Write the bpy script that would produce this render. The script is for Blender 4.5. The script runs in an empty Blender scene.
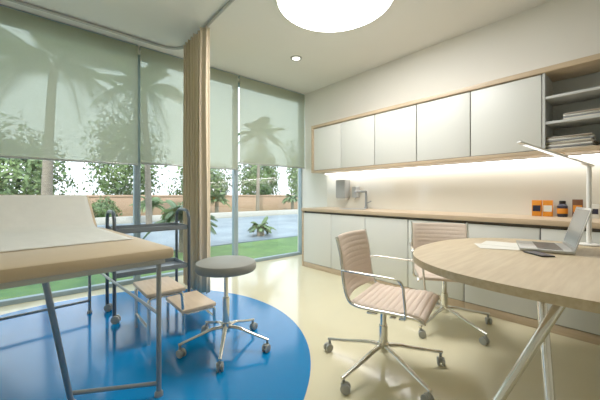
import bpy, bmesh, math, random
from mathutils import Vector, Matrix
random.seed(7)
S=bpy.context.scene
COL=S.collection
try:
    S.view_settings.view_transform='Standard'
    S.view_settings.look='None'
except Exception as e: print(e)
S.view_settings.exposure=0.90
S.view_settings.gamma=1.22

def lin(c):
    r=[]
    for v in c:
        v=v/255.0
        r.append(v/12.92 if v<=0.04045 else ((v+0.055)/1.055)**2.4)
    return (r[0],r[1],r[2],1.0)

# ---------------------------------------------------------------- materials
def mat(name,col,rough=0.5,metal=0.0,noise=0.0,nscale=8.0,stretch=(1,1,1),bump=0.0,coat=0.0,spec=0.5,col2=None):
    m=bpy.data.materials.new(name); m.use_nodes=True
    nt=m.node_tree; b=nt.nodes['Principled BSDF']
    b.inputs['Roughness'].default_value=rough
    b.inputs['Metallic'].default_value=metal
    b.inputs['Coat Weight'].default_value=coat
    b.inputs['Coat Roughness'].default_value=0.08
    b.inputs['Specular IOR Level'].default_value=spec
    c=lin(col)
    b.inputs['Base Color'].default_value=c
    tc=nt.nodes.new('ShaderNodeTexCoord'); mp=nt.nodes.new('ShaderNodeMapping')
    mp.inputs['Scale'].default_value=stretch
    n=nt.nodes.new('ShaderNodeTexNoise'); n.inputs['Scale'].default_value=nscale; n.inputs['Detail'].default_value=5
    nt.links.new(tc.outputs['Object'],mp.inputs['Vector']); nt.links.new(mp.outputs['Vector'],n.inputs['Vector'])
    cr=nt.nodes.new('ShaderNodeValToRGB')
    k=max(noise,0.02)
    c2=lin(col2) if col2 else tuple(v*(1-k) for v in c[:3])+(1,)
    cr.color_ramp.elements[0].position=0.3; cr.color_ramp.elements[0].color=c2
    cr.color_ramp.elements[1].position=0.7; cr.color_ramp.elements[1].color=c
    nt.links.new(n.outputs['Fac'],cr.inputs['Fac']); nt.links.new(cr.outputs['Color'],b.inputs['Base Color'])
    if bump>0:
        bp=nt.nodes.new('ShaderNodeBump'); bp.inputs['Strength'].default_value=bump; bp.inputs['Distance'].default_value=0.01
        nt.links.new(n.outputs['Fac'],bp.inputs['Height']); nt.links.new(bp.outputs['Normal'],b.inputs['Normal'])
    return m
def emis(name,col,st):
    m=bpy.data.materials.new(name); m.use_nodes=True; nt=m.node_tree
    nt.nodes.remove(nt.nodes['Principled BSDF'])
    e=nt.nodes.new('ShaderNodeEmission'); e.inputs['Color'].default_value=lin(col); e.inputs['Strength'].default_value=st
    nt.links.new(e.outputs[0],nt.nodes['Material Output'].inputs['Surface']); return m
def glassm():
    m=bpy.data.materials.new('window_glass'); m.use_nodes=True; nt=m.node_tree
    nt.nodes.remove(nt.nodes['Principled BSDF'])
    t=nt.nodes.new('ShaderNodeBsdfTransparent'); t.inputs['Color'].default_value=(.93,.96,.97,1)
    g=nt.nodes.new('ShaderNodeBsdfGlossy'); g.inputs['Roughness'].default_value=0.02
    mx=nt.nodes.new('ShaderNodeMixShader'); mx.inputs[0].default_value=0.06
    nt.links.new(t.outputs[0],mx.inputs[1]); nt.links.new(g.outputs[0],mx.inputs[2])
    nt.links.new(mx.outputs[0],nt.nodes['Material Output'].inputs['Surface']); return m
def blindm():
    m=bpy.data.materials.new('blind_screen_fabric'); m.use_nodes=True; nt=m.node_tree
    nt.nodes.remove(nt.nodes['Principled BSDF'])
    t=nt.nodes.new('ShaderNodeBsdfTransparent'); t.inputs['Color'].default_value=(.93,.97,.90,1)
    d=nt.nodes.new('ShaderNodeBsdfDiffuse'); d.inputs['Color'].default_value=lin((196,195,176))
    tr=nt.nodes.new('ShaderNodeBsdfTranslucent'); tr.inputs['Color'].default_value=lin((194,198,178))
    w=nt.nodes.new('ShaderNodeTexNoise'); w.inputs['Scale'].default_value=60
    mth=nt.nodes.new('ShaderNodeMapRange'); mth.inputs['To Min'].default_value=0.60; mth.inputs['To Max'].default_value=0.65
    nt.links.new(w.outputs['Fac'],mth.inputs['Value'])
    m1=nt.nodes.new('ShaderNodeMixShader'); m1.inputs[0].default_value=0.45
    nt.links.new(d.outputs[0],m1.inputs[1]); nt.links.new(tr.outputs[0],m1.inputs[2])
    m2=nt.nodes.new('ShaderNodeMixShader')
    nt.links.new(mth.outputs[0],m2.inputs[0])
    nt.links.new(t.outputs[0],m2.inputs[1]); nt.links.new(m1.outputs[0],m2.inputs[2])
    nt.links.new(m2.outputs[0],nt.nodes['Material Output'].inputs['Surface']); return m

M_wall=mat('wall_cream_paint',(232,229,219),0.6,noise=.03,nscale=2)
M_splash=mat('glossy_backsplash',(224,220,206),0.05,noise=.03,nscale=2,coat=.5)
M_ceil=mat('ceiling_white_paint',(235,234,230),0.7,noise=.02,nscale=2)
M_floor=mat('cream_vinyl_floor',(222,213,176),0.10,noise=.04,nscale=3,spec=.55)
M_blue=mat('blue_vinyl_floor',(6,116,182),0.12,noise=.05,nscale=3,spec=.28)
M_oak=mat('light_oak',(198,174,142),0.4,noise=.2,nscale=6,stretch=(8,.7,8))
M_oakx=mat('light_oak_table',(204,185,150),0.35,nscale=5,stretch=(.8,9,9),col2=(186,163,126))
M_door=mat('satin_white_laminate',(217,218,211),0.4,noise=.03,nscale=2,spec=.35)
M_body=mat('carcase_gap_shade',(64,58,48),0.6)  # dark colour paints in the shade of the gaps around the doors
M_shelfin=mat('shelf_interior_grey',(180,182,178),0.5)
M_chrome=mat('polished_aluminium',(232,229,220),0.18,metal=.92)
M_dark=mat('dark_tube_metal',(76,86,94),0.3,metal=.35)
M_legs=mat('silver_grey_tube',(142,148,150),0.3,metal=.4)
M_frame=mat('window_aluminium',(150,170,180),0.4,metal=.1)
M_steelg=mat('grey_steel',(176,178,176),0.3,metal=.5)
M_fab=mat('beige_ribbed_fabric',(226,206,188),0.75,noise=.05,nscale=60,bump=.1)
M_vinyl=mat('tan_vinyl',(208,184,148),0.42,noise=.06,nscale=10)
M_paper=mat('white_paper',(226,224,214),0.7,noise=.04,nscale=14,bump=.3)
M_grey=mat('grey_vinyl_cushion',(142,142,134),0.5,noise=.05,nscale=12)
M_black=mat('black_plastic',(15,16,18),0.35)
M_cast=mat('grey_castor_plastic',(156,158,152),0.4)
M_curt=mat('tan_curtain_cloth',(218,200,170),0.9,noise=.03,nscale=120)
M_blind=blindm(); M_glass=glassm()
M_white=mat('white_plastic',(228,228,220),0.35)
M_palegrey=mat('pale_grey_enamel',(166,168,166),0.3)
M_shelfm=mat('trolley_shelf_grey',(110,118,122),0.3,metal=.2)
M_orange=mat('orange_card',(224,132,14),0.5)
M_navy=mat('dark_blue_label',(14,22,48),0.4)
M_brown=mat('brown_card',(104,62,34),0.5)
M_silver=mat('laptop_aluminium',(180,182,181),0.3,metal=.6)
M_screen=mat('laptop_screen',(140,148,150),0.15)
M_lamp=emis('ceiling_lamp_diffuser',(255,253,248),13.5)
M_led=emis('led_strip',(255,251,244),9.0)
M_armglow=emis('added_arm_glow',(255,250,240),.9)  # added glow that lightens the dark underside of the lamp arm
M_leddesk=mat('lamp_white',(240,240,236),0.3)
M_down=emis('downlight_lens',(255,250,235),3.0)
M_grass=mat('lawn_grass',(104,140,64),0.9,nscale=3,col2=(70,108,44),bump=.5)
M_drive=mat('grey_blue_paving',(134,148,156),0.5,nscale=.8,col2=(92,106,116))
M_gwall=mat('muted_tan_render',(168,134,106),0.8,noise=.1)
M_kerb=mat('pale_stone_kerb',(176,172,160),0.8,noise=.1)
M_leaf=mat('shrub_leaf',(114,138,74),0.6,nscale=.8,col2=(48,76,36))
M_leaf2=mat('palm_leaf',(114,138,84),0.5,nscale=1.5,col2=(62,90,50))
M_trunk=mat('palm_bark',(134,122,104),0.9,noise=.4,nscale=8,stretch=(1,1,4),bump=.6)
M_oakt=mat('wood_tread',(216,194,166),0.45,nscale=5,stretch=(8,1,8),col2=(198,174,144))

# ---------------------------------------------------------------- mesh helpers
def box(bm,c,s,bev=0.0,M=None,seg=2):
    t=bmesh.new()
    bmesh.ops.create_cube(t,size=1.0)
    for v in t.verts: v.co=Vector((v.co.x*s[0],v.co.y*s[1],v.co.z*s[2]))
    if bev>0: bmesh.ops.bevel(t,geom=t.edges[:],offset=bev,segments=seg,profile=.5,affect='EDGES')
    for v in t.verts:
        p=v.co
        if M is not None: p=M@p
        v.co=p+Vector(c)
    merge(bm,t)
def merge(bm,t):
    mp={}
    for v in t.verts: mp[v]=bm.verts.new(v.co)
    for f in t.faces:
        try: bm.faces.new([mp[v] for v in f.verts])
        except ValueError: pass
    t.free()
def bounds(bm,a,b,bev=0.0):
    c=[(a[i]+b[i])/2 for i in range(3)]; s=[abs(b[i]-a[i]) for i in range(3)]
    box(bm,c,s,bev)
def smooth_path(pts,n=6):
    P=[Vector(p) for p in pts]; out=[]
    for i in range(len(P)-1):
        p0=P[max(i-1,0)];p1=P[i];p2=P[i+1];p3=P[min(i+2,len(P)-1)]
        for k in range(n):
            t=k/n
            out.append(0.5*((2*p1)+(-p0+p2)*t+(2*p0-5*p1+4*p2-p3)*t*t+(-p0+3*p1-3*p2+p3)*t**3))
    out.append(P[-1]); return out
def fillet(pts,r,n=6):
    P=[Vector(p) for p in pts]; out=[P[0]]
    for i in range(1,len(P)-1):
        a=(P[i-1]-P[i]); b=(P[i+1]-P[i]); rr=min(r,a.length*.49,b.length*.49)
        a=P[i]+a.normalized()*rr; b=P[i]+b.normalized()*rr
        for k in range(n+1):
            t=k/n; out.append(a*(1-t)**2+P[i]*2*t*(1-t)+b*t*t)
    out.append(P[-1]); return out
def tube(bm,pts,r,seg=10,flat=None):
    P=[Vector(p) for p in pts]; n=len(P)
    rad=r if isinstance(r,(list,tuple)) else [r]*n
    if len(rad)!=n: rad=[rad[0]+(rad[-1]-rad[0])*i/(n-1) for i in range(n)]
    T=[]
    for i in range(n):
        a=P[max(i-1,0)]; b=P[min(i+1,n-1)]; T.append((b-a).normalized())
    up=Vector((0,0,1))
    if abs(T[0].dot(up))>.9: up=Vector((1,0,0))
    N=(up-T[0]*up.dot(T[0])).normalized()
    rings=[]
    for i in range(n):
        N=(N-T[i]*N.dot(T[i])).normalized(); B=T[i].cross(N)
        fl=flat or 1.0
        rings.append([bm.verts.new(P[i]+rad[i]*(math.cos(2*math.pi*k/seg)*B+fl*math.sin(2*math.pi*k/seg)*N)) for k in range(seg)])
    for i in range(n-1):
        for k in range(seg):
            bm.faces.new((rings[i][k],rings[i][(k+1)%seg],rings[i+1][(k+1)%seg],rings[i+1][k]))
    bm.faces.new(rings[0][::-1]); bm.faces.new(rings[-1])
def lathe(bm,prof,c=(0,0,0),seg=28,M=None):
    rings=[]
    for r,z in prof:
        ring=[]
        for k in range(seg):
            a=2*math.pi*k/seg
            p=Vector((r*math.cos(a),r*math.sin(a),z))
            if M is not None: p=M@p
            ring.append(bm.verts.new(p+Vector(c)))
        rings.append(ring)
    for i in range(len(rings)-1):
        for k in range(seg):
            bm.faces.new((rings[i][k],rings[i][(k+1)%seg],rings[i+1][(k+1)%seg],rings[i+1][k]))
    bm.faces.new(rings[0][::-1]); bm.faces.new(rings[-1])
def prism(bm,outline,z0,z1,bev=0.0):
    t=bmesh.new()
    a=[t.verts.new((x,y,z0)) for x,y in outline]; b=[t.verts.new((x,y,z1)) for x,y in outline]
    fa=t.faces.new(a[::-1]); fb=t.faces.new(b); n=len(a)
    for i in range(n): t.faces.new((a[i],a[(i+1)%n],b[(i+1)%n],b[i]))
    if bev>0:
        ed=list(set(fa.edges[:]+fb.edges[:]))
        bmesh.ops.bevel(t,geom=ed,offset=bev,segments=3,profile=.5,affect='EDGES')
    merge(bm,t)
def obj(name,bm,m,parent=None,loc=(0,0,0),rotz=0.0,smooth=True,**kw):
    bmesh.ops.recalc_face_normals(bm,faces=bm.faces[:])
    me=bpy.data.meshes.new(name); bm.to_mesh(me); bm.free()
    ms=m if isinstance(m,(list,tuple)) else [m]
    for x in ms: me.materials.append(x)
    if smooth:
        for p in me.polygons: p.use_smooth=True
        try: me.set_sharp_from_angle(angle=math.radians(38))
        except Exception: pass
    o=bpy.data.objects.new(name,me); COL.objects.link(o)
    o.location=loc; o.rotation_euler=(0,0,rotz)
    if parent: o.parent=parent
    for k,v in kw.items(): o[k]=v
    return o
def thing(name,label,cat,loc,rotz=0.0,group=None):
    e=bpy.data.objects.new(name,None); COL.objects.link(e); e.location=loc; e.rotation_euler=(0,0,rotz)
    e.empty_display_size=.1; e['label']=label; e['category']=cat
    if group: e['group']=group
    return e
NB=bmesh.new
rt=math.radians
# ---------------------------------------------------------------- room
XW,YW,ZC=3.67,4.13,2.95
X0,Y0=-1.7,-2.3
def struct(name,a,b,m,label,bev=0):
    bm=NB(); bounds(bm,a,b,bev); return obj(name,bm,m,smooth=False,kind='structure',label=label)
struct('floor',(X0-.15,Y0-.15,-.12),(XW+.15,YW+.12,0),M_floor,'glossy cream vinyl floor')
struct('ceiling',(X0-.15,Y0-.15,ZC),(XW+.15,YW+.15,ZC+.2),M_ceil,'plain off-white ceiling')
struct('wall_right',(XW,Y0,0),(XW+.15,YW+.15,ZC),M_wall,'cream painted wall behind the cabinets')
struct('wall_left',(X0-.15,Y0,0),(X0,YW+.15,ZC),M_wall,'cream painted side wall')
struct('wall_back',(X0,Y0-.15,0),(XW,Y0,ZC),M_wall,'cream painted wall opposite the windows')
struct('wall_front',(X0,YW,2.86),(XW,YW+.12,ZC),M_wall,'narrow lintel above the window wall')
bm=NB(); lathe(bm,[(1.5,0.0005),(1.5,.003)],seg=128)
obj('floor_inlay',bm,M_blue,loc=(.23,2.44,0),kind='structure',label='large round glossy blue vinyl floor inlay')
bm=NB(); bounds(bm,(XW-.012,-.6,.90),(XW-.001,3.5,1.47))
obj('trim_1',bm,M_splash,kind='structure',label='glossy cream backsplash panel above the worktop')

# windows
xs=[-1.7,-.45,.92,2.30,3.67]
n=0
for i in range(4):
    a,b=xs[i],xs[i+1]
    n+=1
    bm=NB(); f=.036
    bounds(bm,(a,YW+.02,.0),(a+f,YW+.09,2.86),.004)
    bounds(bm,(b-f,YW+.02,.0),(b,YW+.09,2.86),.004)
    bounds(bm,(a+f,YW+.02,.0),(b-f,YW+.09,.05),.004)
    bounds(bm,(a+f,YW+.02,2.81),(b-f,YW+.09,2.86),.004)
    w=obj('window_%d'%n,bm,M_frame,kind='structure',label='floor to ceiling aluminium framed window')
    bm=NB(); bounds(bm,(a+f,YW+.05,.05),(b-f,YW+.056,2.81))
    obj('window_pane',bm,M_glass,parent=w)
zb=[1.48,1.48,1.50,1.60]
for i in range(4):
    a,b=xs[i]+.015,xs[i+1]-.015
    t=thing('roller_blind','sheer beige-green screen roller blind lowered halfway over window','blind',((a+b)/2,YW-.06,0),group='roller blinds on the window wall')
    w=(b-a)/2
    bm=NB(); bounds(bm,(-w,-.001,zb[i]),(w,.001,2.925)); obj('blind_fabric',bm,M_blind,t)
    bm=NB(); bounds(bm,(-w,-.010,zb[i]-.018),(w,.010,zb[i]+.002),.004); obj('bottom_bar',bm,M_steelg,t)
    bm=NB(); tube(bm,[(-w,.025,2.922),(w,.025,2.922)],.025,16); obj('roller_tube',bm,M_frame,t)

# ---------------------------------------------------------------- ceiling lights
t=thing('ceiling_light','large round glowing white flush ceiling light','ceiling light',(2.09,1.90,ZC))
bm=NB(); lathe(bm,[(.53,-.012),(.545,-.022),(.565,-.018),(.57,0)],seg=72); obj('light_rim',bm,M_white,t)
bm=NB(); lathe(bm,[(.54,-.022),(.52,-.03),(.3,-.034),(.02,-.035)],seg=72); obj('diffuser',bm,M_lamp,t)
t=thing('recessed_downlight','small round recessed ceiling downlight with chrome rim','downlight',(2.61,3.075,ZC))
bm=NB(); lathe(bm,[(.05,-.002),(.055,-.012),(.075,-.008),(.08,0)],seg=32); obj('downlight_rim',bm,M_steelg,t)
bm=NB(); lathe(bm,[(.05,-.008),(.02,-.009)],seg=32); obj('downlight_lens',bm,M_down,t)

# ---------------------------------------------------------------- curtain and track
pts=fillet([(-1.65,3.89,ZC-.02),(1.36,3.89,ZC-.02),(1.36,.6,ZC-.02)],.28,12)
bm=NB(); tube(bm,pts,.017,8)
obj('curtain_track',bm,M_steelg,label='grey curved ceiling curtain track with rounded corner',category='curtain track')
t=thing('privacy_curtain','tan pleated privacy curtain gathered on ceiling track','curtain',(1.345,3.37,0))
bm=NB()
nf=220; nz=16
cols=[]
NP=7
for i in range(nf+1):
    s=i/nf; ph=s*2*math.pi*NP+.5*math.sin(s*9)
    col=[]
    for k in range(nz+1):
        u=k/nz
        z=.035+.012*math.sin(s*23)*(1-u)**4+(ZC-.075)*u
        amp=(.050+.006*math.sin(s*17+1))*(1-.12*u)
        sn=math.sin(ph+.12*math.sin(2.2*z+s*5))
        y=(-.30+.60*s)*(.96+.04*u)+.014*math.sin(2*ph)
        col.append(bm.verts.new((amp*sn+.003*math.sin(2*z+s*9), y, z)))
    cols.append(col)
for i in range(nf):
    for k in range(nz): bm.faces.new((cols[i][k],cols[i+1][k],cols[i+1][k+1],cols[i][k+1]))
o=obj('curtain_cloth',bm,M_curt,t)
md=o.modifiers.new('sol','SOLIDIFY'); md.thickness=.002
for k in range(7):
    bm=NB(); lathe(bm,[(.008,ZC-.060),(.012,ZC-.050),(.012,ZC-.042),(.006,ZC-.037)],(.015,-.28+.56*k/6,0),10)
    obj('curtain_glider',bm,M_steelg,t)

# ---------------------------------------------------------------- wall cabinets
DW=.58; YE=3.48
XF=3.32
b=NB()
bounds(b,(XF-.02,-1.2,2.165),(XW-.002,YE+.035,2.21),.002)
bounds(b,(XF-.02,-1.2,1.455),(XW-.002,YE+.035,1.49),.002)
bounds(b,(XF-.02,YE,1.49),(XW-.002,YE+.035,2.165),.002)
obj('wall_cabinet_frame',b,M_oak,label='light oak frame around the run of wall cabinets',category='cabinet frame')
for k in range(5):
    y1=YE-k*DW; y0=y1-DW
    t=thing('wall_cabinet','white wall cabinet with plain flat door in oak frame','cabinet',(XF,(y0+y1)/2,1.49),group='white wall cabinets')
    h=.675
    bm=NB(); bounds(bm,(.022,-DW/2+.001,.0),(XW-XF-.003,DW/2-.001,h)); obj('cabinet_body',bm,M_body,t)
    bm=NB(); bounds(bm,(0,-DW/2+.006,.008),(.02,DW/2-.006,h-.008),.002); obj('cabinet_door',bm,M_door,t)
y1=YE-5*DW; y0=y1-1.16
t=thing('open_shelf_unit','open wall shelf unit with grey shelves holding papers','shelf',(XF,(y0+y1)/2,1.49))
hw=(y1-y0)/2
bm=NB(); bounds(bm,(XW-XF-.02,-hw,0),(XW-XF-.003,hw,.675)); obj('back_panel',bm,M_shelfin,t)
for sx in (-1,1):
    bm=NB(); bounds(bm,(0,sx*hw-(.02 if sx>0 else 0),0),(XW-XF-.02,sx*hw+(0 if sx>0 else .02),.675)); obj('side_panel',bm,M_shelfin,t)
for z in (.225,.445):
    bm=NB(); bounds(bm,(.005,-hw+.02,z),(XW-XF-.02,hw-.02,z+.022),.002); obj('shelf',bm,M_shelfin,t)
M_f=[mat('paper_folder_%s'%c,rgb,0.6) for c,rgb in (('a',(205,200,185)),('b',(150,140,125)),('c',(222,220,210)),('d',(130,132,134)))]
def stack(x,y,z,n,group,th=.014):
    for k in range(n):
        bm=NB(); box(bm,(0,0,th/2),(.22,.30,th-.002),.003)
        obj('document_folder',bm,M_f[(k*3+n)%4],loc=(x+random.uniform(-.008,.008),y+random.uniform(-.01,.01),z+k*th),rotz=random.uniform(-.05,.05),
            label='flat paper folder in a stack on the open shelf',category='folder',group=group)
stack(3.46,.41,1.491,8,'folders stacked on the bottom shelf')
stack(3.46,.30,1.491+.225+.022,4,'folders stacked on the middle shelf')
stack(3.46,.06,1.491,5,'folders stacked on the bottom shelf')
t=thing('under_cabinet_light','long glowing LED strip light under wall cabinets','strip light',(3.57,1.28,1.455))
bm=NB(); bounds(bm,(-.01,-2.18,-.011),(.03,2.18,-.001)); obj('led_diffuser',bm,M_led,t)
bm=NB(); bounds(bm,(-.022,-2.19,-.009),(-.011,2.19,0)); obj('light_housing',bm,M_steelg,t)

# ---------------------------------------------------------------- base cabinets
XB=3.075
bm=NB(); bounds(bm,(XB-.02,-1.3,.855),(XW-.013,YE+.0,.90),.003)
obj('worktop',bm,M_oak,label='long light oak worktop over the base cabinets',category='worktop')
bm=NB(); bounds(bm,(XB-.005,YE-.028,0),(XW-.003,YE-.003,.853),.002)
obj('cabinet_end_panel',bm,M_oak,label='light oak end panel beside the base cabinets',category='cabinet panel')
for k in range(8):
    y1=YE-.03-k*DW; y0=y1-DW
    t=thing('base_cabinet','white base cabinet with plain flat door and oak plinth','cabinet',(XB,(y0+y1)/2,0),group='white base cabinets')
    bm=NB(); bounds(bm,(.02,-DW/2+.001,.002),(XW-XB-.003,DW/2-.001,.852)); obj('cabinet_body',bm,M_body,t)
    bm=NB(); bounds(bm,(0,-DW/2+.005,.078),(.018,DW/2-.005,.826),.002); obj('cabinet_door',bm,M_door,t)
    bm=NB(); bounds(bm,(.003,-DW/2+.0015,.002),(.0185,DW/2-.0015,.070),.001); obj('plinth',bm,M_oak,t)

# sink, tap, dispensers
t=thing('sink','round stainless steel inset sink in worktop','sink',(3.36,2.72,.9))
bm=NB(); lathe(bm,[(.165,.001),(.19,.002),(.19,.006),(.17,.006),(.16,.0035),(.02,.0025)],seg=40); obj('sink_rim',bm,M_steelg,t)
t=thing('tap','angular chrome tap behind the sink','tap',(3.6,2.66,.9))
bm=NB(); lathe(bm,[(.03,.001),(.03,.02),(.02,.028),(.02,.05)],seg=20); obj('tap_base',bm,M_legs,t)
bm=NB(); tube(bm,fillet([(0,0,.04),(0,0,.25),(-.20,.04,.25),(-.20,.04,.225)],.012,3),.017,12); obj('spout',bm,M_legs,t)
bm=NB(); tube(bm,[(0,-.01,.08),(-.02,-.10,.11)],.008,8); obj('tap_lever',bm,M_legs,t)
t=thing('paper_towel_dispenser','pale grey paper towel dispenser on backsplash','dispenser',(XW-.012,3.10,1.0))
bm=NB(); bounds(bm,(-.13,-.10,.05),(0,.10,.34),.02); obj('dispenser_body',bm,M_palegrey,t)
bm=NB(); bounds(bm,(-.10,-.08,.02),(-.02,.08,.055),.002); obj('paper_towel',bm,M_paper,t)
t=thing('soap_dispenser','small pale grey wall soap dispenser above worktop','dispenser',(XW-.012,2.86,1.03))
bm=NB(); bounds(bm,(-.09,-.045,.03),(0,.045,.2),.015); obj('dispenser_body',bm,M_palegrey,t)
bm=NB(); tube(bm,[(-.05,0,.03),(-.05,0,0),(-.08,0,-.005)],.007,8); obj('nozzle',bm,M_chrome,t)

def medbox(y,w,h,m1,m2,label,x=3.58):
    t=thing('medicine_box',label,'medicine box',(x,y*1.023,.901),rotz=.1,group='medicine cartons on the worktop')
    bm=NB(); bounds(bm,(-.03,-w/2,0),(.03,w/2,h),.002); obj('carton',bm,m1,t)
    bm=NB(); bounds(bm,(-.0315,-w/2+.006,h*.30),(-.0302,w/2-.006,h*.68)); obj('carton_label',bm,m2,t)
medbox(.65,.072,.150,M_orange,M_navy,'orange medicine carton with dark blue label')
medbox(.57,.072,.150,M_orange,M_white,'orange medicine carton with white label')
medbox(.37,.07,.16,M_brown,M_orange,'brown medicine carton with orange label')
medbox(.265,.055,.12,M_white,M_navy,'slim white medicine carton with blue label')
t=thing('medicine_bottle','dark blue medicine bottle with orange label','bottle',(3.58,.48,.901))
bm=NB(); lathe(bm,[(.034,0),(.038,.01),(.038,.10),(.026,.115),(.02,.12)],seg=24); obj('bottle_body',bm,M_navy,t)
bm=NB(); lathe(bm,[(.0385,.03),(.0392,.032),(.0392,.075),(.0385,.077)],seg=24); obj('bottle_label',bm,M_orange,t)
bm=NB(); lathe(bm,[(.023,.12),(.024,.123),(.024,.145),(.018,.148)],seg=24); obj('bottle_cap',bm,M_black,t)

# ---------------------------------------------------------------- desk
DC=(2.17,.25)
t=thing('desk','rounded light wood desk with crossed chrome tube legs','desk',(DC[0],DC[1],0))
ol=[]
N=96
for k in range(N):
    a=2*math.pi*k/N; ex=2/2.4
    c,s=math.cos(a),math.sin(a)
    ol.append((.80*math.copysign(abs(c)**ex,c),.76*math.copysign(abs(s)**ex,s)))
bm=NB(); prism(bm,ol,.712,.75,.007); obj('desk_top',bm,M_oakx,t)
def W(x,y,z): return (x-DC[0],y-DC[1],z)
legs=[((1.76,.20,.712),(1.42,.50,.0)),((1.83,.33,.712),(1.62,.24,.0)),
      ((2.55,-.05,.712),(2.84,-.26,.0)),((2.48,-.2,.712),(2.6,-.05,.0))]
for a,b in legs:
    bm=NB(); tube(bm,[W(*a),W(*b)],[.021,.018],14); lathe(bm,[(.028,.0),(.028,.008),(.015,.012)],W(b[0],b[1],0),14); obj('leg',bm,M_chrome,t)
bm=NB(); box(bm,W(2.15,.1,.695),(.8,.08,.033),.004,M=Matrix.Rotation(rt(-22),3,'Z')); obj('desk_beam',bm,M_steelg,t)

ang=rt(106)
t=thing('laptop','open silver laptop on the desk','laptop',(2.47,.43,.7545),rotz=ang)
bm=NB(); box(bm,(0,0,.009),(.26,.37,.016),.004); obj('laptop_base',bm,M_silver,t)
bm=NB(); box(bm,(-.02,0,.0182),(.12,.32,.002)); obj('keyboard',bm,M_black,t)
Ml=Matrix.Rotation(rt(-16),3,'Y')
bm=NB(); box(bm,Vector((-.128,0,.018))+Ml@Vector((0,0,.13)),(.006,.37,.26),.003,M=Ml); l=obj('laptop_lid',bm,M_silver,t)
bm=NB(); box(bm,Vector((-.128,0,.018))+Ml@Vector((.0037,0,.133)),(.001,.34,.23),0,M=Ml); obj('laptop_screen',bm,M_screen,t)
for i,(x,y,r) in enumerate([(2.34,.62,.5),(2.47,.62,.12)]):
    bm=NB(); box(bm,(0,0,.001),(.21,.297,.0012)); obj('paper_sheet',bm,M_paper,loc=(x,y,.7508+i*.0016),rotz=r,label='white sheet of paper lying on the desk',category='paper',group='papers on the desk')
t=thing('mobile_phone','black mobile phone lying on the desk','phone',(2.20,.40,.751),rotz=-.75)
bm=NB(); box(bm,(0,0,.004),(.075,.145,.008),.002); obj('phone_body',bm,M_black,t)
bm=NB(); box(bm,(0,0,.0083),(.068,.13,.0008)); obj('phone_screen',bm,M_navy,t)
t=thing('desk_lamp','slim white desk lamp with long slanted flat arm','desk lamp',(2.87,.245,.751))
bm=NB(); lathe(bm,[(.055,0),(.06,.004),(.06,.010),(.045,.014)],seg=32); obj('lamp_base',bm,M_leddesk,t)
bm=NB(); tube(bm,[(0,0,.012),(0,0,.56)],.014,16); obj('lamp_pole',bm,M_leddesk,t)
d=Vector((2.44-2.87,.55-.245,.15)); L=d.length; q=d.to_track_quat('X','Z').to_matrix()
bm=NB(); box(bm,Vector((0,0,.556))+d*.48,(L*1.05,.035,.013),.004,M=q); obj('lamp_arm',bm,M_leddesk,t)
bm=NB(); box(bm,Vector((0,0,.556))+d*.52+q@Vector((0,0,-.0072)),(L*.8,.026,.002),0,M=q); obj('arm_underside_glow',bm,M_armglow,t)  # glowing strip added to brighten the underside of the arm

# ---------------------------------------------------------------- swivel base
def castor(bmf,x,y,ang,r=.028):
    M=Matrix.Rotation(ang,3,'Z')
    for sgn in (-1,1):
        Mr=M@Matrix.Rotation(math.pi/2,3,'X')
        c=Vector((x,y,r))+M@Vector((.012,sgn*.014,0))
        lathe(bmf,[(r*.75,-.009),(r,-.006),(r,.006),(r*.75,.009)],c,18,Mr)
    box(bmf,Vector((x,y,r+.012))+M@Vector((.008,0,0)),(.045,.012,.03),.004,M=M)
    tube(bmf,[(x,y,r+.015),(x,y,.085)],.009,10)
def base(t,R,rot,zh,nleg=5,thick=.02):
    for k in range(nleg):
        a=rot+2*math.pi*k/nleg
        c,s=math.cos(a),math.sin(a)
        bm=NB()
        p=smooth_path([(c*.02,s*.02,zh),(c*.10,s*.10,zh-.003),(c*R*.6,s*R*.6,zh-.03),(c*(R+.01),s*(R+.01),.082)],5)
        tube(bm,p,[thick*.95,thick*.6],12,flat=.75); obj('base_leg',bm,M_chrome,t)
        bm=NB(); castor(bm,c*R,s*R,a+1.1*k); obj('castor',bm,M_cast,t)
# ---------------------------------------------------------------- desk chairs
def pad(bm,pts,w,th,ribs,nseg=70,wn=18,curve=0.0):
    P=smooth_path(pts,20); n=len(P)
    Ls=[0]
    for i in range(1,n): Ls.append(Ls[-1]+(P[i]-P[i-1]).length)
    def at(s):
        s=s*Ls[-1]
        for i in range(1,n):
            if Ls[i]>=s-1e-9:
                f=(s-Ls[i-1])/max(Ls[i]-Ls[i-1],1e-9); return P[i-1].lerp(P[i],f),(P[i]-P[i-1]).normalized()
        return P[-1],(P[-1]-P[-2]).normalized()
    top=[];bot=[]
    for i in range(nseg+1):
        s=i/nseg; p,tg=at(s)
        nrm=Vector((-tg.z,0,tg.x))
        rb=abs(math.sin(math.pi*s*ribs))**.5
        e=min(1,min(s,1-s)/.03)**.5
        tt=th*.5*(.35+.65*e)+.007*rb
        top.append((p+nrm*tt)); bot.append(p-nrm*(th*.5*(.35+.65*e)+.002*rb))
    rows=[]
    for j in range(wn+1):
        v=-1+2*j/wn
        vv=math.copysign(1-(1-abs(v))**1.6,v)
        e=(max(0,1-abs(vv)**10))**.5*.75+.25
        row=[]
        for i in range(nseg+1):
            m=(top[i]+bot[i])/2
            row.append(m+(top[i]-m)*e)
        for i in range(nseg,-1,-1):
            m=(top[i]+bot[i])/2
            row.append(m+(bot[i]-m)*e)
        rows.append([bm.verts.new((q.x-curve*(1-vv*vv),vv*w/2,q.z)) for q in row])
    m=len(rows[0])
    for j in range(wn):
        for i in range(m): bm.faces.new((rows[j][i],rows[j][(i+1)%m],rows[j+1][(i+1)%m],rows[j+1][i]))
    bm.faces.new(rows[0]); bm.faces.new(rows[-1][::-1])
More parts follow.
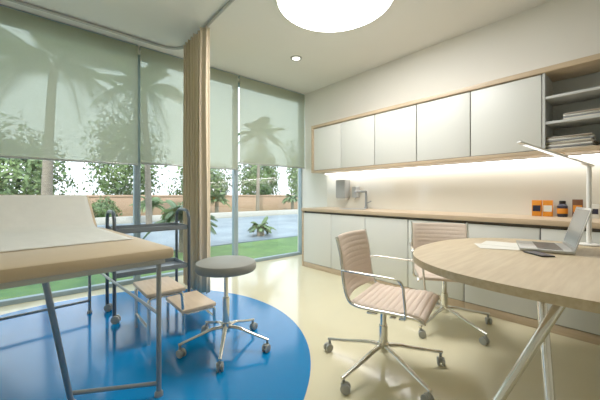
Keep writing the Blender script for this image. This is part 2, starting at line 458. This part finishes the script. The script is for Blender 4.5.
def build_chair(loc,rot,brot,label,R=.38,ox=0.0,gap=False):
    t=thing('office_chair',label,'chair',loc,rot,group='beige ribbed swivel chairs at the desk')
    base(t,R,brot-rot,.14)
    def O(l): return [(p[0]+ox,p[1],p[2]) for p in l]
    bm=NB(); lathe(bm,[(.035,.105),(.036,.16),(.028,.165),(.028,.27),(.02,.275),(.02,.40)],seg=20); obj('column',bm,M_chrome,t)
    bm=NB(); box(bm,(ox*.5,0,.405),(.22,.12,.02),.006); box(bm,(0,0,.415),(.06,.44,.012),.004); box(bm,(.12,0,.415),(.03,.44,.010),.003); obj('seat_bracket',bm,M_chrome,t)
    bm=NB(); pad(bm,O([(-.19,0,.462),(-.12,0,.450),(.03,0,.449),(.15,0,.455),(.205,0,.448),(.23,0,.432)]),.46,.022,12,nseg=96); obj('seat',bm,M_fab,t)
    bp=[(-.200,0,.475),(-.221,0,.53),(-.233,0,.63),(-.247,0,.74),(-.275,0,.845)]
    if gap: bp=[(-.224,0,.555),(-.235,0,.64),(-.249,0,.745),(-.272,0,.835)]
    bm=NB(); pad(bm,O(bp),.46,.016,8 if gap else 11,nseg=72 if gap else 88,curve=.045); obj('backrest',bm,M_fab,t)
    for sy in (-1,1):
        y=sy*.238
        bm=NB(); tube(bm,smooth_path(O([(.23,y,.42),(.19,y,.44),(.1,y,.445),(-.08,y,.443),(-.17,y,.452),(-.208,y,.49),(-.231,y,.57),(-.242,y,.66),(-.255,y,.75),(-.278,y,.845)]),5),.009,10)
        obj('side_rail',bm,M_chrome,t)
        y2=sy*.265
        bm=NB(); tube(bm,fillet(O([(-.241,y,.645),(-.20,y2,.652),(.12,y2,.645),(.14,y2,.44),(.10,y,.425)]),.05),.010,10,flat=.7)
        obj('armrest',bm,M_chrome,t)
    return t
build_chair((1.655,1.09,0),rt(-74),rt(35),'beige ribbed swivel chair with chrome arms standing clear of the desk',ox=.065)
build_chair((2.60,1.11,0),rt(-146),rt(33),'beige ribbed swivel chair with chrome arms between desk and cabinets',R=.38,ox=.02,gap=True)

# ---------------------------------------------------------------- round stool
t=thing('round_stool','grey padded round swivel stool on chrome castor base','stool',(1.015,1.98,0))
base(t,.31,rt(20),.15,thick=.018)
bm=NB(); lathe(bm,[(.032,.115),(.034,.18),(.024,.185),(.024,.36),(.015,.365),(.015,.54)],seg=20); obj('column',bm,M_chrome,t)
bm=NB(); lathe(bm,[(.05,.525),(.13,.54),(.14,.545),(.14,.552)],seg=30); obj('seat_plate',bm,M_steelg,t)
bm=NB(); lathe(bm,[(.185,.553),(.205,.558),(.215,.571),(.217,.601),(.208,.618),(.187,.626),(.1,.630),(.01,.631)],seg=48); obj('seat',bm,M_grey,t)

# ---------------------------------------------------------------- examination couch
br=rt(5)
t=thing('examination_couch','tan vinyl examination couch with raised headrest and metal legs','examination couch',(.1417,2.573,0),br)
LX=-.43
bm=NB(); bounds(bm,(LX,-.95,.760),(.325,.515,.82),.018); obj('mattress',bm,M_vinyl,t)
hl=.43; ha=rt(40); hc=(0,.52,.775)
Mh=Matrix.Rotation(ha,3,'X')
bm=NB(); box(bm,Vector(hc)+Mh@Vector((-.065,hl/2+.02,.015)),(.70,hl,.05),.018,M=Mh); obj('headrest',bm,M_vinyl,t)
bm=NB()
for x in (.285,LX+.04): box(bm,(x,-.02,.741),(.035,1.72,.032),.004)
for y in (-.87,-.2,.5,.82): box(bm,(-.05,y,.741),(.66,.035,.03),.004)
obj('couch_frame',bm,M_steelg,t)
lg=[((.275,-.86,.725),(.275,-.86,0)),((-.20,-.86,.725),(-.07,-.62,0)),((.275,.78,.725),(.275,.78,0)),((-.38,.78,.725),(-.38,.78,0))]
for a,b in lg:
    bm=NB(); tube(bm,[a,b],.013,12); lathe(bm,[(.022,0),(.022,.02),(.015,.03)],(b[0],b[1],0),12); obj('leg',bm,M_legs,t)
bm=NB(); tube(bm,[(.275,-.86,.07),(-.07,-.62,.07)],.011,10); obj('lower_rail',bm,M_legs,t)
bm=NB(); tube(bm,[(.275,-.86,.45),(.275,.78,.45)],.009,10); obj('side_rail',bm,M_legs,t)
bm=NB(); tube(bm,[(.275,.78,.12),(-.38,.78,.12)],.012,10); obj('lower_rail',bm,M_legs,t)
for sx in (-1,1):
    bm=NB(); tube(bm,[(sx*.2,.78,.73),(sx*.2,.74,.93)],.010,8); obj('headrest_strut',bm,M_steelg,t)
bm=NB()
prof=[(-.50,.8225),(-.2,.8235),(.1,.8225),(.3,.8235),(.45,.826)]
hs=[Vector(hc)+Mh@Vector((0,a,.045)) for a in (.07,.15,.3,.39,.445)]
prof+= [(p.y,p.z) for p in hs]
p=Vector(hc)+Mh@Vector((0,.460,.02)); prof.append((p.y,p.z)); p=Vector(hc)+Mh@Vector((0,.460,-.01)); prof.append((p.y,p.z))
rows=[]
pp=smooth_path([(0,a,b) for a,b in prof],3)
for i,q in enumerate(pp):
    rows.append([bm.verts.new((-.385+.645*j/18, q.y+ (.012*(j/18-.5) if i==0 else 0), q.z+.0012*math.sin(j*1.9+i*.7))) for j in range(19)])
for i in range(len(rows)-1):
    for j in range(18): bm.faces.new((rows[i][j],rows[i][j+1],rows[i+1][j+1],rows[i+1][j]))
o=obj('paper_couch_cover',bm,M_paper,loc=(.1417,2.573,0.001),rotz=br,label='white paper cover sheet over couch and headrest',category='paper sheet')
md=o.modifiers.new('s','SOLIDIFY'); md.thickness=.0015; md.offset=1

# ---------------------------------------------------------------- step stool
t=thing('step_stool','two-step metal stool with wooden treads beside the couch','step stool',(.86,2.56,0))
H1,H2=.340,.160
for x,z in ((-.14,H1+.026),(.115,H2+.026)):
    bm=NB(); box(bm,(x,0,z),(.28,.42,.030),.006); obj('tread',bm,M_oakt,t)
for sy in (-1,1):
    y=sy*.19
    bm=NB(); tube(bm,fillet([(-.26,y,0),(-.26,y,H1),(-.02,y,H1),(-.01,y,H2),(.245,y,H2),(.25,y,0)],.03,4),.013,10)
    obj('side_frame',bm,M_chrome,t)
    bm=NB(); tube(bm,[(-.01,y,H2),(-.01,y,0)],.013,10); obj('leg',bm,M_chrome,t)
for x,z in ((-.26,.12),(.25,.08)):
    bm=NB(); tube(bm,[(x,-.19,z),(x,.19,z)],.010,8); obj('cross_bar',bm,M_chrome,t)

# ---------------------------------------------------------------- trolley
t=thing('instrument_trolley','dark metal instrument trolley with two shelves and hooped ends','trolley',(.80,3.15,0))
for sx in (-1,1):
    x=sx*.32
    bm=NB(); tube(bm,fillet([(x,-.18,.06),(x,-.18,.95),(x,.18,.95),(x,.18,.06)],.12,8),.015,10)
    obj('end_hoop',bm,M_dark,t)
    for sy in (-1,1):
        bm=NB(); castor(bm,x,sy*.18,.6*sx,r=.035); obj('castor',bm,M_cast,t)
for z in (.76,.38):
    bm=NB(); bounds(bm,(-.305,-.175,z),(.305,.175,z+.012),.002)
    bounds(bm,(-.305,-.178,z+.012),(.305,-.170,z+.045)); bounds(bm,(-.305,.170,z+.012),(.305,.178,z+.045))
    bounds(bm,(-.305,-.170,z+.012),(-.297,.170,z+.045)); bounds(bm,(.297,-.170,z+.012),(.305,.170,z+.045))
    obj('tray_shelf',bm,M_shelfm,t)

# ---------------------------------------------------------------- outside
def gplane(name,a,b,z,m,label):
    bm=NB(); bounds(bm,(a[0],a[1],z-.05),(b[0],b[1],z)); o=obj(name,bm,m,kind='structure',label=label,smooth=False); return o
gplane('ground_lawn',(-25,4.3),(45,60),-.12,M_grass,'green lawn outside the windows')
gplane('ground_driveway',(-25,6.7),(45,14.3),-.10,M_drive,'grey-blue paved driveway beyond the lawn')
bm=NB(); bounds(bm,(-25,14.35,-.12),(45,14.6,.18),.02)
obj('garden_kerb_wall',bm,M_kerb,label='low pale stone kerb wall along the driveway',category='wall')
bm=NB(); bounds(bm,(-25,17.3,-.12),(45,17.6,1.0),.02); bounds(bm,(-25,17.25,1.0),(45,17.65,1.1),.02)
obj('garden_wall',bm,M_gwall,label='muted tan rendered low garden wall beyond the driveway',category='wall')
def frond(bm,L,a,el,droop,nl=26,wl=.35,base=Vector((0,0,0))):
    c,s=math.cos(a),math.sin(a)
    P=[]
    for i in range(13):
        u=i/12; r=L*u*math.cos(el)*(1-.12*u); z=L*u*math.sin(el)-droop*L*u*u
        P.append(base+Vector((c*r,s*r,z)))
    tube(bm,P,[.02,.006],5)
    side=Vector((-s,c,0))
    for i in range(nl):
        u=.12+.88*i/nl; k=u*12; j=min(int(k),11); p=P[j].lerp(P[j+1],k-j); tg=(P[j+1]-P[j]).normalized()
        ll=wl*(math.sin(math.pi*min(1,u*.85+.12)))**.6
        for sg in (-1,1):
            d=(side*sg*.8+tg*.55+Vector((0,0,-.35))).normalized()*ll
            w=tg*.014
            q=[bm.verts.new(p-w),bm.verts.new(p+w),bm.verts.new(p+d*.6+w*.8+Vector((0,0,.02))),bm.verts.new(p+d)]
            bm.faces.new(q)
def palm(x,y,h,L,nfr,label,lean=.2,wl=.4,e0=0.0):
    t=thing('palm_tree' if h>1 else 'cycad_plant',label,'palm' if h>1 else 'plant',(x,y,-.12))
    bm=NB(); pts=smooth_path([(0,0,0),(lean*.2,0,h*.33),(lean*.5,0,h*.66),(lean,0,h)],8)
    tube(bm,pts,[.12 if h>1 else .12,.08 if h>1 else .1],12); obj('trunk',bm,M_trunk,t)
    for k in range(nfr):
        bm=NB(); a=2*math.pi*k*.382+random.uniform(-.2,.2); e=random.uniform(e0,1.2)
        frond(bm,L*random.uniform(.85,1.1),a,e,random.uniform(.35,.8),nl=44,wl=wl,base=Vector((lean,0,h-.02)))
        obj('frond',bm,M_leaf2,t,smooth=False)
palm(.1,9.4,4.4,2.5,26,'tall palm tree with drooping fronds outside the window',.15,.5)
palm(3.1,12.2,5.2,2.3,22,'slender palm tree standing by the driveway',-.2,.5)
palm(10.3,15.9,5.0,2.1,22,'palm tree with full crown near the garden wall',.2,.5)
palm(-3.8,11.4,4.4,2.1,20,'palm tree standing on the paved driveway edge',.2,.5)
palm(2.35,6.5,.7,.95,26,'low spiky cycad on the lawn edge',0,.25,.3)
palm(4.9,7.4,.25,.55,22,'small spiky cycad on the driveway edge',0,.15,.3)
palm(7.6,15.95,.9,1.1,26,'low spiky cycad beside the garden wall',0,.3,.3)
palm(4.1,15.95,.7,1.1,22,'low spiky cycad beside the garden wall',0,.28,.3)
palm(13.2,15.95,.9,1.1,24,'low spiky cycad under the taller palm',0,.28,.3)
palm(.3,15.95,.7,1.1,22,'low spiky cycad beside the garden wall',0,.28,.3)
def shrub(x,y,rx,ry,rz,n,ls,label,cat='shrub',nm='shrub',zoff=-.12):
    bm=NB()
    for i in range(n):
        v=Vector((random.gauss(0,1),random.gauss(0,1),random.gauss(0,1))).normalized()
        r=random.uniform(.5,1.0)*(1+.3*math.sin(4*v.x+3*v.z+x)*math.cos(4*v.y+y))
        p=Vector((v.x*rx*r,v.y*ry*r,(v.z*r+.85)*rz))
        if p.z<0: continue
        nn=(v+Vector((random.uniform(-.8,.8),random.uniform(-.8,.8),random.uniform(-.5,.8)))).normalized()
        a=nn.orthogonal().normalized(); a=Matrix.Rotation(random.uniform(0,6.28),3,nn)@a; b=nn.cross(a)
        s=ls*random.uniform(.6,1.3)
        bm.faces.new([bm.verts.new(p-a*s),bm.verts.new(p-b*s*.45),bm.verts.new(p+a*s),bm.verts.new(p+b*s*.45)])
    me=bpy.data.meshes.new(nm); bm.to_mesh(me); bm.free(); me.materials.append(M_leaf)
    o=bpy.data.objects.new(nm,me); COL.objects.link(o); o.location=(x,y,zoff)
    o['label']=label; o['category']=cat; o['group']='garden shrubs and trees'
for x,y,r,h in [(-5.5,20.2,2.1,3.2),(-.8,20.2,2.1,2.6),(3.9,20.2,2.1,3.6),(8.6,20.2,2.1,2.0),(13.3,20.2,2.0,2.9),(18.2,20.2,2.1,3.6),(23.2,20.2,2.1,2.9)]:
    shrub(x,y,r,1.4,h,5200,.14,'dense green tree clump behind the garden wall','tree','garden_tree')
for x,y,r,h in [(-2.6,15.9,.9,.7),(2.2,15.9,.6,.6),(5.9,15.9,.5,.5),(15.6,15.9,.8,.7),(-.75,6.2,.5,.4)]:
    shrub(x,y,r,.5,h,2000,.07,'low rounded green shrub in the garden')

# ---------------------------------------------------------------- world and sun
w=bpy.data.worlds.new('World'); S.world=w; w.use_nodes=True
nt=w.node_tree; bg=nt.nodes['Background']
tc=nt.nodes.new('ShaderNodeTexCoord'); sp=nt.nodes.new('ShaderNodeSeparateXYZ'); cr=nt.nodes.new('ShaderNodeValToRGB')
nt.links.new(tc.outputs['Generated'],sp.inputs[0]); nt.links.new(sp.outputs['Z'],cr.inputs['Fac'])
cr.color_ramp.elements[0].position=0.0; cr.color_ramp.elements[0].color=lin((228,236,238))
cr.color_ramp.elements[1].position=0.8; cr.color_ramp.elements[1].color=lin((205,220,236))
nt.links.new(cr.outputs['Color'],bg.inputs['Color']); bg.inputs['Strength'].default_value=1.95
sd=bpy.data.lights.new('sun','SUN'); sd.energy=2.4; sd.angle=.02; sd.color=(1,.96,.9)
so=bpy.data.objects.new('sun',sd); COL.objects.link(so)
so.rotation_euler=Vector((.5,.6,-.7)).to_track_quat('-Z','Y').to_euler()

# ---------------------------------------------------------------- camera
cd=bpy.data.cameras.new('camera'); cd.sensor_width=36; cd.lens=298.6/600*36; cd.shift_y=-5/600; cd.clip_start=.05
co=bpy.data.objects.new('camera',cd); COL.objects.link(co); co.location=(0,0,1.1)
co.rotation_euler=(math.radians(90),0,math.radians(-41.05))
S.camera=co
